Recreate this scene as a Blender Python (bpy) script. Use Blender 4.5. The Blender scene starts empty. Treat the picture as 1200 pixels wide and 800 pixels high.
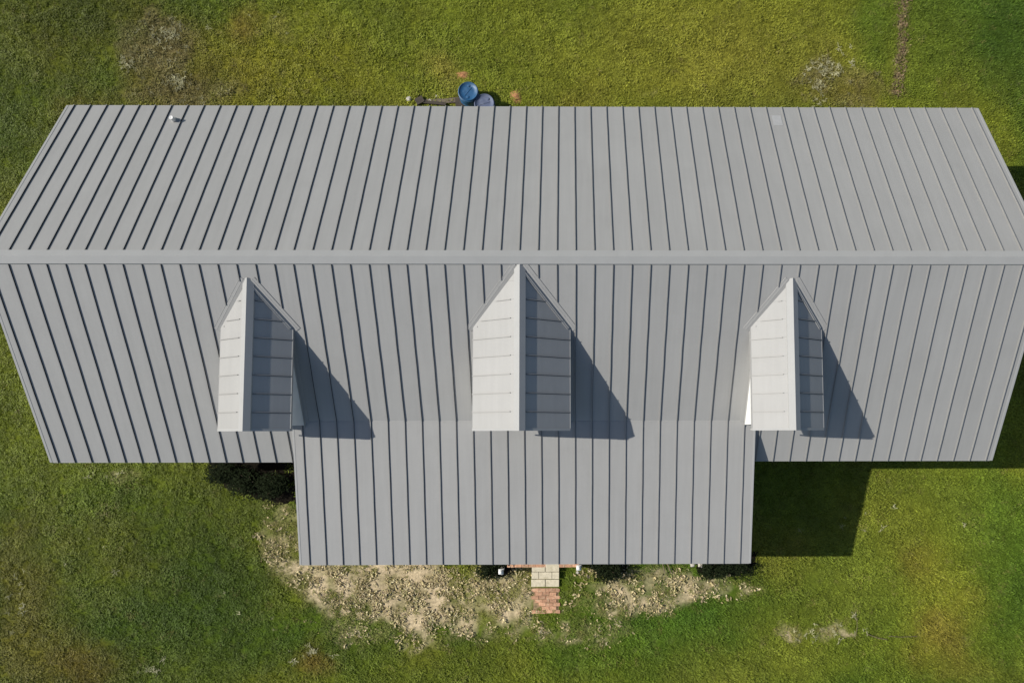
import bpy, bmesh, math, random
import numpy as np
from mathutils import Vector, Matrix, Euler
rnd = random.Random(7)
C = bpy.context.scene.collection
sc = bpy.context.scene

# ---------------------------------------------------------------- camera, sky, sun, exposure
CAM = Vector((1.0552, -3.8547, 20.2287)); ROT = Euler((0.0638, -0.0105, -0.0018), 'XYZ')
F, PX, PY = 816.38, 674.15, 458.34                 # focal length and principal point, in 1200-wide pixels
cd = bpy.data.cameras.new('camera'); cam = bpy.data.objects.new('camera', cd); C.objects.link(cam)
cam.location = CAM; cam.rotation_euler = ROT
cd.sensor_width = 36; cd.lens = F/1200*36; cd.shift_x = (600-PX)/1200; cd.shift_y = (PY-400)/1200
cd.clip_start = .1; cd.clip_end = 2000
sc.camera = cam
SUN_DIR = Vector((1.292, -.112, -1)).normalized()   # direction the light travels
sl = bpy.data.lights.new('sun', 'SUN'); sl.energy = 4.7; sl.angle = math.radians(.5); sl.color = (1, .955, .88)
sun = bpy.data.objects.new('sun', sl); C.objects.link(sun); sun.rotation_euler = SUN_DIR.to_track_quat('-Z', 'Y').to_euler()
W = bpy.data.worlds.new('World'); sc.world = W; W.use_nodes = True
wn = W.node_tree.nodes; bg = wn['Background']; sky = wn.new('ShaderNodeTexSky'); sky.sky_type = 'NISHITA'; sky.sun_disc = False
to = -SUN_DIR
sky.sun_elevation = math.asin(to.z); sky.sun_rotation = math.atan2(to.x, to.y)
W.node_tree.links.new(sky.outputs[0], bg.inputs[0]); bg.inputs[1].default_value = .090
sc.view_settings.view_transform = 'Standard'; sc.view_settings.look = 'None'; sc.view_settings.exposure = .28; sc.view_settings.gamma = 1

RM = ROT.to_matrix()
def at(u, v, z=0):                                  # where a pixel of the 1200x800 photograph meets the level z
    d = RM @ Vector(((u-PX)/F, -(v-PY)/F, -1)); t = (z-CAM.z)/d.z
    return CAM + d*t

# ---------------------------------------------------------------- helpers
def link(o, parent=None):
    C.objects.link(o)
    if parent: o.parent = parent
    return o
def tag(o, label=None, cat=None, group=None, kind=None):
    for k, v in (('label', label), ('category', cat), ('group', group), ('kind', kind)):
        if v: o[k] = v
    return o
def empty(name, loc=(0, 0, 0), rz=0):
    o = bpy.data.objects.new(name, None); o.location = loc; o.rotation_euler.z = rz; o.empty_display_size = .2
    return link(o)
def mesh(name, vs, fs, mats, mi=None, smooth=False):
    m = bpy.data.meshes.new(name); m.from_pydata([tuple(v) for v in vs], [], fs)
    for x in (mats if isinstance(mats, (list, tuple)) else [mats]): m.materials.append(x)
    if mi: m.polygons.foreach_set('material_index', mi)
    if smooth: m.polygons.foreach_set('use_smooth', [True]*len(m.polygons))
    m.update(); return m
def obj(name, me, parent=None, loc=(0, 0, 0), rz=0):
    o = bpy.data.objects.new(name, me); o.location = loc; o.rotation_euler.z = rz
    return link(o, parent)
class MB:
    def __init__(s): s.v = []; s.f = []
    def poly_prism(s, pts, d):                      # polygon pushed along d
        n = len(pts); b = len(s.v); d = Vector(d); pts = [Vector(p) for p in pts]
        nrm = (pts[1]-pts[0]).cross(pts[2]-pts[0])
        if nrm.dot(d) > 0: pts = pts[::-1]
        s.v += pts + [p+d for p in pts]
        s.f.append(tuple(range(b, b+n))); s.f.append(tuple(range(b+2*n-1, b+n-1, -1)))
        for i in range(n):
            j = (i+1) % n; s.f.append((b+i, b+n+i, b+n+j, b+j))
        return s
    def box(s, a, b):
        x0, y0, z0 = a; x1, y1, z1 = b
        return s.poly_prism([(x0, y0, z1), (x1, y0, z1), (x1, y1, z1), (x0, y1, z1)], (0, 0, z0-z1))
    def extr(s, A, B, U, N, prof, segs=1, wob=0):   # profile (a,b) -> A + U*a + N*b, swept from A to B
        A, B, U, N = Vector(A), Vector(B), Vector(U).normalized(), Vector(N).normalized()
        b0 = len(s.v); n = len(prof)
        for k in range(segs+1):
            P = A.lerp(B, k/segs) + (U*rnd.uniform(-wob, wob) if 0 < k < segs else Vector())
            s.v += [P+U*a+N*b for a, b in prof]
        for k in range(segs):
            for i in range(n):
                j = (i+1) % n; p = b0+k*n
                s.f.append((p+i, p+j, p+n+j, p+n+i))
        s.f.append(tuple(range(b0+n-1, b0-1, -1))); s.f.append(tuple(range(b0+segs*n, b0+segs*n+n)))
        return s
    def tube(s, A, B, r0, r1, n=12):
        A, B = Vector(A), Vector(B); d = (B-A).normalized(); u = d.orthogonal().normalized(); w = d.cross(u)
        b = len(s.v)
        for P, r in ((A, r0), (B, r1)):
            s.v += [P+(u*math.cos(6.28318*i/n)+w*math.sin(6.28318*i/n))*r for i in range(n)]
        for i in range(n):
            j = (i+1) % n; s.f.append((b+i, b+j, b+n+j, b+n+i))
        s.f.append(tuple(range(b+n-1, b-1, -1))); s.f.append(tuple(range(b+n, b+2*n)))
        return s
    def lathe(s, prof, n=32, c=(0, 0)):
        b = len(s.v)
        for r, z in prof: s.v += [Vector((c[0]+r*math.cos(6.28318*i/n), c[1]+r*math.sin(6.28318*i/n), z)) for i in range(n)]
        for k in range(len(prof)-1):
            for i in range(n):
                j = (i+1) % n; s.f.append((b+k*n+i, b+k*n+j, b+(k+1)*n+j, b+(k+1)*n+i))
        s.f.append(tuple(range(b+n-1, b-1, -1))); s.f.append(tuple(range(b+(len(prof)-1)*n, b+len(prof)*n)))
        return s
    def mesh(s, name, m, smooth=False):
        me = mesh(name, s.v, s.f, m, smooth=smooth)
        bm = bmesh.new(); bm.from_mesh(me); bmesh.ops.recalc_face_normals(bm, faces=bm.faces); bm.to_mesh(me); bm.free()
        return me
    def build(s, name, m, parent=None, loc=(0, 0, 0), rz=0, smooth=False): return obj(name, s.mesh(name, m, smooth), parent, loc, rz)

def lin(c): return tuple((x/255/12.92 if x/255 <= .04045 else ((x/255+.055)/1.055)**2.4) for x in c)

# ---------------------------------------------------------------- materials
def mat(name, col, rough=.6, metal=0, spec=.5, nscale=6, namt=.08, bump=0, bscale=40, objvar=0, stain=None, stretch=None, streak=0):
    m = bpy.data.materials.new(name); m.use_nodes = True; t = m.node_tree; n = t.nodes; L = t.links.new
    b = n['Principled BSDF']; b.inputs['Roughness'].default_value = rough; b.inputs['Metallic'].default_value = metal
    b.inputs['Specular IOR Level'].default_value = spec
    g = n.new('ShaderNodeNewGeometry'); pos = g.outputs['Position']
    if stretch:
        mp = n.new('ShaderNodeMapping'); mp.inputs['Scale'].default_value = stretch; L(pos, mp.inputs[0]); pos2 = mp.outputs[0]
    else: pos2 = pos
    nz = n.new('ShaderNodeTexNoise'); nz.inputs['Scale'].default_value = nscale; nz.inputs['Detail'].default_value = 6; L(pos2, nz.inputs['Vector'])
    mr = n.new('ShaderNodeMapRange'); mr.inputs['From Min'].default_value = .3; mr.inputs['From Max'].default_value = .7
    mr.inputs['To Min'].default_value = 1-namt; mr.inputs['To Max'].default_value = 1+namt; L(nz.outputs[0], mr.inputs[0])
    val = mr.outputs[0]
    if objvar:
        oi = n.new('ShaderNodeObjectInfo'); r2 = n.new('ShaderNodeMapRange'); r2.inputs['To Min'].default_value = 1-objvar; r2.inputs['To Max'].default_value = 1+objvar
        L(oi.outputs['Random'], r2.inputs[0]); mm = n.new('ShaderNodeMath'); mm.operation = 'MULTIPLY'; L(val, mm.inputs[0]); L(r2.outputs[0], mm.inputs[1]); val = mm.outputs[0]
    vm = n.new('ShaderNodeVectorMath'); vm.operation = 'SCALE'; vm.inputs[0].default_value = col; L(val, vm.inputs['Scale'])
    out = vm.outputs[0]
    if stain:
        sc_, amt, scol = stain
        n2 = n.new('ShaderNodeTexNoise'); n2.inputs['Scale'].default_value = sc_; n2.inputs['Detail'].default_value = 8; n2.inputs['Roughness'].default_value = .65; L(pos, n2.inputs['Vector'])
        r3 = n.new('ShaderNodeMapRange'); r3.inputs['From Min'].default_value = .5; r3.inputs['From Max'].default_value = .72; r3.inputs['To Max'].default_value = amt; L(n2.outputs[0], r3.inputs[0])
        mx = n.new('ShaderNodeMix'); mx.data_type = 'RGBA'; L(r3.outputs[0], mx.inputs[0]); L(out, mx.inputs[6]); mx.inputs[7].default_value = (*scol, 1); out = mx.outputs[2]
    if streak:
        mp2 = n.new('ShaderNodeMapping'); mp2.inputs['Scale'].default_value = (9, .55, .55); L(pos, mp2.inputs[0])
        n4 = n.new('ShaderNodeTexNoise'); n4.inputs['Scale'].default_value = 1; n4.inputs['Detail'].default_value = 7; n4.inputs['Roughness'].default_value = .6; L(mp2.outputs[0], n4.inputs['Vector'])
        r5 = n.new('ShaderNodeMapRange'); r5.inputs['From Min'].default_value = .3; r5.inputs['From Max'].default_value = .7; r5.inputs['To Min'].default_value = 1-streak; r5.inputs['To Max'].default_value = 1+streak; L(n4.outputs[0], r5.inputs[0])
        v5 = n.new('ShaderNodeVectorMath'); v5.operation = 'SCALE'; L(out, v5.inputs[0]); L(r5.outputs[0], v5.inputs['Scale']); out = v5.outputs[0]
    L(out, b.inputs['Base Color'])
    if bump:
        n3 = n.new('ShaderNodeTexNoise'); n3.inputs['Scale'].default_value = bscale; n3.inputs['Detail'].default_value = 4; L(pos, n3.inputs['Vector'])
        bp = n.new('ShaderNodeBump'); bp.inputs['Strength'].default_value = bump; bp.inputs['Distance'].default_value = .02; L(n3.outputs[0], bp.inputs['Height']); L(bp.outputs[0], b.inputs['Normal'])
    return m
def attr_mat(name, kind, rough=.75, spec=.2, nscale=25, namt=.35, trans=0, blade=None, bump=0):
    m = bpy.data.materials.new(name); m.use_nodes = True; t = m.node_tree; n = t.nodes; L = t.links.new
    b = n['Principled BSDF']; b.inputs['Roughness'].default_value = rough; b.inputs['Specular IOR Level'].default_value = spec
    a = n.new('ShaderNodeAttribute'); a.attribute_type = kind; a.attribute_name = 'tint'
    g = n.new('ShaderNodeNewGeometry'); nz = n.new('ShaderNodeTexNoise'); nz.inputs['Scale'].default_value = nscale; nz.inputs['Detail'].default_value = 8; nz.inputs['Roughness'].default_value = .7
    L(g.outputs['Position'], nz.inputs['Vector'])
    mr = n.new('ShaderNodeMapRange'); mr.inputs['From Min'].default_value = .3; mr.inputs['From Max'].default_value = .7
    mr.inputs['To Min'].default_value = 1-namt; mr.inputs['To Max'].default_value = 1+namt; L(nz.outputs[0], mr.inputs[0]); v = mr.outputs[0]
    if blade:
        a2 = n.new('ShaderNodeAttribute'); a2.attribute_type = 'GEOMETRY'; a2.attribute_name = blade
        mm = n.new('ShaderNodeMath'); mm.operation = 'MULTIPLY'; L(v, mm.inputs[0]); L(a2.outputs['Fac'], mm.inputs[1]); v = mm.outputs[0]
    vm = n.new('ShaderNodeVectorMath'); vm.operation = 'SCALE'; L(a.outputs['Color'], vm.inputs[0]); L(v, vm.inputs['Scale']); L(vm.outputs[0], b.inputs['Base Color'])
    if bump:
        bp = n.new('ShaderNodeBump'); bp.inputs['Strength'].default_value = bump; bp.inputs['Distance'].default_value = .03; L(nz.outputs[0], bp.inputs['Height']); L(bp.outputs[0], b.inputs['Normal'])
    return m

ROOF = (.284, .281, .269)
M_roof = mat('grey_painted_metal', ROOF, .57, 0, .32, nscale=.9, namt=.022, objvar=.022, bump=.16, bscale=2.6, streak=.035, stain=(1.1, .22, (.23, .227, .215)))
M_seam = mat('seam_metal', (.235, .232, .222), .5, 0, .35, nscale=5, namt=.05)
M_seamshade = mat('painted_seam_shade', (.018, .018, .018), .8, 0, .1)  # near-black colour standing in for shade beside the seams
M_trim = mat('roof_trim_metal', (.30, .30, .29), .6, 0, .3, nscale=3, namt=.03)
M_white = mat('white_painted_wood', (.68, .68, .66), .6, 0, .3, nscale=5, namt=.04)
M_wall = mat('white_lap_siding', (.64, .64, .62), .65, 0, .3, nscale=3, namt=.05, bump=.1, bscale=14)
M_soffit = mat('soffit_board', (.6, .6, .58), .7)
M_glass = mat('dark_window_glass', (.03, .035, .04), .08, 0, .8, namt=.02)
M_dark = mat('black_metal', (.02, .02, .02), .5, 0, .4)
M_conc = mat('pale_concrete', (.56, .50, .37), .85, 0, .2, nscale=14, namt=.14, bump=.3, stain=(9, .45, (.34, .30, .17)))
M_brick = mat('worn_red_brick', (.47, .26, .16), .9, 0, .2, nscale=20, namt=.25, bump=.4, objvar=.28, stain=(14, .8, (.52, .42, .28)))
M_blue = mat('blue_plastic', (.014, .075, .17), .5, 0, .5, nscale=8, namt=.12, bump=.1, stain=(6, .35, (.14, .22, .30)))
M_fade = mat('faded_blue_plastic', (.085, .105, .17), .6, 0, .35, nscale=9, namt=.12, stain=(7, .35, (.22, .24, .28)))
M_pipe = mat('vent_white_plastic', (.62, .61, .58), .5, namt=.05)
M_rubber = mat('dark_rubber', (.04, .04, .04), .8, namt=.1)
M_wood = mat('weathered_board', (.12, .095, .065), .85, nscale=12, namt=.3, bump=.3)
M_darkwood = mat('wet_dark_board', (.045, .035, .025), .85, nscale=12, namt=.3)
M_stone = mat('pale_stone', (.45, .42, .36), .9, nscale=12, namt=.15, bump=.3)
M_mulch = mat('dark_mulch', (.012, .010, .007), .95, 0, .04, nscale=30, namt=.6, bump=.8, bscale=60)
M_sand = mat('earth_between_bricks', (.24, .17, .09), .95, nscale=15, namt=.35, bump=.5)
M_stem = mat('brown_twig', (.16, .12, .08), .9, nscale=20, namt=.3)
M_deck = mat('porch_floor_concrete', (.33, .31, .28), .8, nscale=6, namt=.1)

# ---------------------------------------------------------------- lawn colours over the place
def vnoise(x, y, s, seed):
    r = np.random.RandomState(seed); T = r.rand(256, 256)
    x = np.asarray(x)/s+1000.3; y = np.asarray(y)/s+1000.7
    xi = np.floor(x).astype(int); yi = np.floor(y).astype(int); fx = x-xi; fy = y-yi
    fx = fx*fx*(3-2*fx); fy = fy*fy*(3-2*fy); g = lambda a, b: T[a % 256, b % 256]
    return (g(xi, yi)*(1-fx)+g(xi+1, yi)*fx)*(1-fy)+(g(xi, yi+1)*(1-fx)+g(xi+1, yi+1)*fx)*fy
def fbm(x, y, s, seed, o=4):
    v = 0; a = 1; t = 0
    for i in range(o): v = v+a*vnoise(x, y, s/2**i, seed+i*17); t += a; a *= .55
    return v/t
def B(u, v, ru, rv, col, a): # pixel centre, radii in pixels, colour, strength
    p = at(u, v); return (p.x, p.y, ru/40.4, rv/40.4, np.array(lin(col)), a)
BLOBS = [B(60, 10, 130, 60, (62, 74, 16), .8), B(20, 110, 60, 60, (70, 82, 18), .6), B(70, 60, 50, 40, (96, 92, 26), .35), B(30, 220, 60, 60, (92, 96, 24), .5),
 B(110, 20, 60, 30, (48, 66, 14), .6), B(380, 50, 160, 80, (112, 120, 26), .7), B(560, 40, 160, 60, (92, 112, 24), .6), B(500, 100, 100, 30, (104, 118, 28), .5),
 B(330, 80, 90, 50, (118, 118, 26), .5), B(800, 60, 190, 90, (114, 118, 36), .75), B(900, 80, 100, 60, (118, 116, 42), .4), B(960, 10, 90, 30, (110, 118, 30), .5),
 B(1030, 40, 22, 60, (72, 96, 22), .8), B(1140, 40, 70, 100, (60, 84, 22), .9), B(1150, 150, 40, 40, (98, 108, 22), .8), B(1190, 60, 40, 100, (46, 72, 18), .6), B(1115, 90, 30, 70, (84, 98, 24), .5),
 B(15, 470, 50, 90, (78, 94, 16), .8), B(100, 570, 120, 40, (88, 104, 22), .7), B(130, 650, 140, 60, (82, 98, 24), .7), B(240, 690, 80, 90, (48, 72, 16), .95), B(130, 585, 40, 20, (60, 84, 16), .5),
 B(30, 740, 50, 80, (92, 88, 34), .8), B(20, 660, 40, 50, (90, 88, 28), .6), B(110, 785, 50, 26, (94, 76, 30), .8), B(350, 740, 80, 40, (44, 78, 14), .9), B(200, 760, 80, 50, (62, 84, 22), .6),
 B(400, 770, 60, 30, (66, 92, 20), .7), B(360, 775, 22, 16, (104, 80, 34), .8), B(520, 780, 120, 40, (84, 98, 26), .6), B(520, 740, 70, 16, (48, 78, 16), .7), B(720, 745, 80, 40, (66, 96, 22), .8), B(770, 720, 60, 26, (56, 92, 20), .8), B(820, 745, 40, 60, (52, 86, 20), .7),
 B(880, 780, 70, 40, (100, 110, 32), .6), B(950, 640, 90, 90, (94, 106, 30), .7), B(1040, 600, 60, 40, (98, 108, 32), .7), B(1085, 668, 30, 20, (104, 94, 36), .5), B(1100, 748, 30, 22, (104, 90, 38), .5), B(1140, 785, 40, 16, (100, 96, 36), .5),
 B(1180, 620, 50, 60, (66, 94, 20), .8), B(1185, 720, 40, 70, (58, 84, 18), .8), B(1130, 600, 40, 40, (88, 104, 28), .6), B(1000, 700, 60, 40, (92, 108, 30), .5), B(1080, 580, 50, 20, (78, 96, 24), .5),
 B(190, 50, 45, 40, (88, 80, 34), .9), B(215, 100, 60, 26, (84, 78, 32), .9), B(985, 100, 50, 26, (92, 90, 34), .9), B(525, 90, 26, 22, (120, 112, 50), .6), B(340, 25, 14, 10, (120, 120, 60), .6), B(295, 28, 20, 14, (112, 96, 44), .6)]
def lawn_colour(x, y):
    x = np.asarray(x, float); y = np.asarray(y, float)
    c = np.empty(x.shape+(3,))
    a, b, d = (np.array(lin(t)) for t in ((100, 112, 26), (62, 88, 18), (112, 100, 34)))
    n1 = np.clip((fbm(x, y, 4.2, 3)-.32)*2.6, 0, 1)[..., None]; n2 = np.clip((fbm(x, y, 2.6, 41)-.56)*4, 0, 1)[..., None]
    c = (a*n1+b*(1-n1)); c = c*(1-.5*n2)+d*.5*n2
    wx = x+(fbm(x, y, 1.3, 9)-.5)*1.6; wy = y+(fbm(x, y, 1.3, 77)-.5)*1.6
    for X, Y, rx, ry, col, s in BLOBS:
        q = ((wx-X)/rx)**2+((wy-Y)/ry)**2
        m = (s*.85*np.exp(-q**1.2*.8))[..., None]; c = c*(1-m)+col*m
    c = c*(.78+.44*fbm(x, y, .55, 23, 3))[..., None]
    c = c*.92+.08*c.mean(-1, keepdims=True); c = c*np.array((1.13, 1.0, .84))
    return c
def regions(x, y):          # 0..1 bareness of the soil in front of the porch and the other bare spots
    x = np.asarray(x, float); y = np.asarray(y, float); out = np.zeros(x.shape)
    wx = x+(fbm(x, y, .9, 19)-.5)*1.5; wy = y+(fbm(x, y, .9, 57)-.5)*1.5
    for u, v, ru, rv, s in SOIL:
        p = at(u, v); q = ((wx-p.x)/(ru/40.4))**2+((wy-p.y)/(rv/40.4))**2
        out = np.maximum(out, s*np.clip(1.5-q, 0, 1))
    return out
SOIL = [(400, 680, 72, 36, .85), (470, 690, 80, 42, 1), (500, 680, 40, 30, 1), (560, 700, 70, 40, .75), (335, 640, 28, 60, .55), (610, 690, 20, 40, .5), (760, 685, 90, 30, .7), (715, 700, 40, 22, .6), (840, 690, 60, 18, .5), (480, 735, 110, 18, .35),
        (630, 738, 100, 16, .36), (590, 715, 50, 20, .45), (930, 747, 15, 13, .8), (982, 742, 20, 10, .85), (957, 746, 16, 9, .3), (150, 552, 26, 10, .4)]
def track(x, y):            # trodden strip running away behind the house
    p0 = at(1054, 100); p1 = at(1058, 0); t = (y-p0.y)/(p1.y-p0.y); cx = p0.x+(p1.x-p0.x)*t
    w = .10+.09*fbm(x, y, .5, 5)
    return np.clip(1.6-np.abs(x-cx+(fbm(x, y, .7, 8)-.5)*.3)/w, 0, 1)*(y > p0.y-.35)
EXTRA = [(188, 55, 36, 42, .55), (210, 100, 64, 24, .5), (178, 15, 14, 26, .45), (963, 92, 28, 24, .5), (1000, 105, 36, 18, .36)]
def weeds(x, y):
    out = np.zeros(np.shape(x)); wx = x+(fbm(x, y, .8, 91)-.5)*1.8; wy = y+(fbm(x, y, .8, 29)-.5)*1.8
    for u, v, ru, rv, s in EXTRA:
        p = at(u, v); q = ((wx-p.x)/(ru/40.4))**2+((wy-p.y)/(rv/40.4))**2; out = np.maximum(out, s*np.clip(1.4-q, 0, 1))
    return out
ALB = 1.62     # photographed lawn colour -> lawn albedo
def ground_colour(x, y):
    c = lawn_colour(x, y)*ALB*.58; s = regions(x, y); k = fbm(x, y, .35, 66, 3)[..., None]
    soil = np.array((.45, .36, .225))*(.5+.85*k)
    m = np.clip((s+(k[..., 0]-.5)*1.2)*1.3-.36, 0, 1)[..., None]; c = c*(1-m)+soil*m
    t = track(x, y)[..., None]; c = c*(1-.85*t)+np.array((.20, .14, .075))*.85*t
    w = weeds(x, y)[..., None]; c = c*(1-w)+np.array((.15, .12, .06))*w
    return c

# ---------------------------------------------------------------- ground sheet, fine near the house and coarse out to the horizon
def axis(a, b, step, far):
    v = list(np.arange(a, b+step/2, step)); d = step*2; l, r = [a], [b]
    while r[-1] < far: r.append(r[-1]+d); l.append(l[-1]-d); d *= 1.35
    return np.array(l[:0:-1]+v+r[1:])
gx = axis(-19, 20, .13, 600); gy = axis(-15, 13, .13, 600)
GX, GY = np.meshgrid(gx, gy); nx, ny = len(gx), len(gy)
near = (np.abs(GX) < 22) & (np.abs(GY) < 18)
GZ = np.where(near, (fbm(GX, GY, 1.6, 12)-.5)*.03, -.02)
vs = np.stack([GX, GY, GZ], -1).reshape(-1, 3)
idx = np.arange(nx*ny).reshape(ny, nx); q = np.stack([idx[:-1, :-1], idx[:-1, 1:], idx[1:, 1:], idx[1:, :-1]], -1).reshape(-1, 4)
gm = bpy.data.meshes.new('ground'); gm.vertices.add(len(vs)); gm.vertices.foreach_set('co', vs.ravel())
gm.loops.add(q.size); gm.loops.foreach_set('vertex_index', q.ravel()); gm.polygons.add(len(q)); gm.polygons.foreach_set('loop_start', np.arange(0, q.size, 4)); gm.update(calc_edges=True)
gm.polygons.foreach_set('use_smooth', [True]*len(q))
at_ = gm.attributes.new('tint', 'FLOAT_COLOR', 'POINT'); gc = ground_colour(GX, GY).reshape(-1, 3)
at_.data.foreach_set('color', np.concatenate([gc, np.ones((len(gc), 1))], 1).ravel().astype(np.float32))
gm.materials.append(attr_mat('soil_and_turf', 'GEOMETRY', .95, .1, 13, .5, bump=.6))
ground = tag(obj('ground', gm), 'mown lawn ground with bare soil patches round the house', kind='structure')

# ---------------------------------------------------------------- house
p = .4064; K = lambda k: (k-28)*p
ZR, ZE, RUN = 5.4075, 3.0197, 4.4745; S = (ZR-ZE)/RUN
XL, XR = K(-.5), K(56.45)
PFY, PFZ, BRK = -6.9929, 2.8433, -3.4985; ZB = ZR+S*BRK; SP = (ZB-PFZ)/(BRK-PFY)
PL, PR = K(14.4), K(41.7)
zm = lambda y: ZR-S*abs(y)
zp = lambda y: ZB-SP*(BRK-y)
house = tag(empty('house'), 'long white farmhouse with grey standing seam metal roof, three dormers and a front porch', 'house')
roof = MB()
T0, T1 = .03, .17       # deck below the panels
for sgn in (1, -1):
    roof.poly_prism([(XL+.02, 0, ZR-T0), (XR-.02, 0, ZR-T0), (XR-.02, sgn*(RUN-.02), ZE-T0+.01), (XL+.02, sgn*(RUN-.02), ZE-T0+.01)], (0, 0, -.12))
roof = roof.build('roof', M_soffit, house); roof['label'] = 'long gabled main roof of narrow grey metal panels'
proof = MB().poly_prism([(PL+.02, BRK-.05, zp(BRK-.05)-T0), (PR-.02, BRK-.05, zp(BRK-.05)-T0), (PR-.02, PFY+.02, PFZ-T0), (PL+.02, PFY+.02, PFZ-T0)], (0, 0, -.10)).build('roof', M_soffit, house)
proof['label'] = 'lower shallow porch roof of the same grey panels'

SEAM = [(-.006, -.01), (-.006, .019), (-.011, .020), (-.011, .026), (.011, .026), (.011, .020), (.006, .019), (.006, -.01)]
def slope_mesh(name, w, A, Bp, crown=.0):      # panel w wide lying from A=(y,z) down to B=(y,z): a shallow tray with faint pencil ribs
    n = Vector((0, -(Bp[1]-A[1]), (Bp[0]-A[0]))).normalized()
    if n.z < 0: n = -n
    g = .0015; pr = [(g, -.018), (g, 0), (w-g, 0), (w-g, -.018)]
    return MB().extr((0, A[0], A[1]), (0, Bp[0], Bp[1]), (1, 0, 0), n, pr).mesh(name, M_roof)
SHADE_STRIP = [(.0055, .001), (.0055, .0185), (.0085, .018), (.017, .001)]     # dark strip at the seam's lee foot, painting in its shade
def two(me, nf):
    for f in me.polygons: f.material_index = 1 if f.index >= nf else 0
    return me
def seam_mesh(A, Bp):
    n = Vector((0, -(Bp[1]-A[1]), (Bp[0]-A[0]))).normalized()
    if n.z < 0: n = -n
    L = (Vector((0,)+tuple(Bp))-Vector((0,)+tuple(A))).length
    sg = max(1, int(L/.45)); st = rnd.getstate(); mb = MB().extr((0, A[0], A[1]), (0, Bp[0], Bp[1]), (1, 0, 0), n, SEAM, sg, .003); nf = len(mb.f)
    rnd.setstate(st); mb.extr((0, A[0], A[1]), (0, Bp[0], Bp[1]), (1, 0, 0), n, SHADE_STRIP, sg, .003)
    return two(mb.mesh('standing_seam', [M_seam, M_seamshade]), nf)
top = .05
rear = slope_mesh('roof_panel', p, (top, zm(top)), (RUN, ZE)); rear_h = {}
front = slope_mesh('roof_panel', p, (-top, zm(top)), (-RUN, ZE)); front_s = slope_mesh('roof_panel', p, (-top, zm(top)), (BRK, ZB))
porchm = slope_mesh('roof_panel', p, (BRK, ZB), (PFY, PFZ))
def partial(w, A, Bp): return slope_mesh('roof_panel', w, A, Bp)
for k in range(-1, 57):
    x0, x1 = max(K(k), XL+.05), min(K(k+1), XR-.05); full = abs(x1-x0-p) < 1e-4
    obj('roof_panel', rear if full else partial(x1-x0, (top, zm(top)), (RUN, ZE)), roof, (x0, 0, 0))
    a, b = max(x0, PL), min(x1, PR)
    if x1 <= PL or x0 >= PR: obj('roof_panel', front if full else partial(x1-x0, (-top, zm(top)), (-RUN, ZE)), roof, (x0, 0, 0))
    elif x0 >= PL and x1 <= PR: obj('roof_panel', front_s, roof, (x0, 0, 0))
    else:
        # a panel that the porch edge cuts: its upper part whole, its lower part to the outside only
        obj('roof_panel', front_s, roof, (x0, 0, 0))
        lo = (x0, PL) if x0 < PL else (PR, x1)
        obj('roof_panel', partial(lo[1]-lo[0], (BRK-.002, zm(BRK)-.001), (-RUN, ZE)), roof, (lo[0], 0, 0))
    a, b = max(K(k), PL+.04), min(K(k+1), PR-.04)
    if b > a+.02: obj('roof_panel', porchm if b-a > p-1e-4 else partial(b-a, (BRK, ZB), (PFY, PFZ)), proof, (a, 0, 0))

# dormers: centre x, half width at the eave, ridge height, eave height
FY = -3.735
DORM = [(-5.915, .80, 5.175, 4.66, 'left'), (.015, 1.089, 5.324, 4.66, 'middle'), (5.985, .80, 5.175, 4.66, 'right')]
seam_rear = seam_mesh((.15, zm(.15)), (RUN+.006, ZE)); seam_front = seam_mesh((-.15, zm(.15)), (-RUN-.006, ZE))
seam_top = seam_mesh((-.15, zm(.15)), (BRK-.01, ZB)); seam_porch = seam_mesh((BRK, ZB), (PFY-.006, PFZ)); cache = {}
for k in range(0, 57):
    x = K(k)
    obj('standing_seam', seam_rear, roof, (x, 0, 0))
    inporch = PL < x < PR
    yend = BRK if inporch else -RUN-.006
    hit = None
    for X, Wd, Z, E, _ in DORM:
        if abs(x-X) < Wd-.05: hit = (X, Wd, Z, E)
    if hit is None: obj('standing_seam', seam_top if inporch else seam_front, roof, (x, 0, 0))
    else:
        X, Wd, Z, E = hit; sd = (Z-E)/Wd
        zv = Z-sd*abs(x-X); yv = -(ZR-zv)/S + .17 + .04*rnd.random()
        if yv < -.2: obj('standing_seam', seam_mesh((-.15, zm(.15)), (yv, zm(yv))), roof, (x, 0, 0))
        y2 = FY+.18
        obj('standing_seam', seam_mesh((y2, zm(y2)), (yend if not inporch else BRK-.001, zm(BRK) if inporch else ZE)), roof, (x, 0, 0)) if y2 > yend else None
    if inporch: obj('standing_seam', seam_porch if not (hit and FY+.18 < BRK) else seam_porch, proof, (x, 0, 0))
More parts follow.
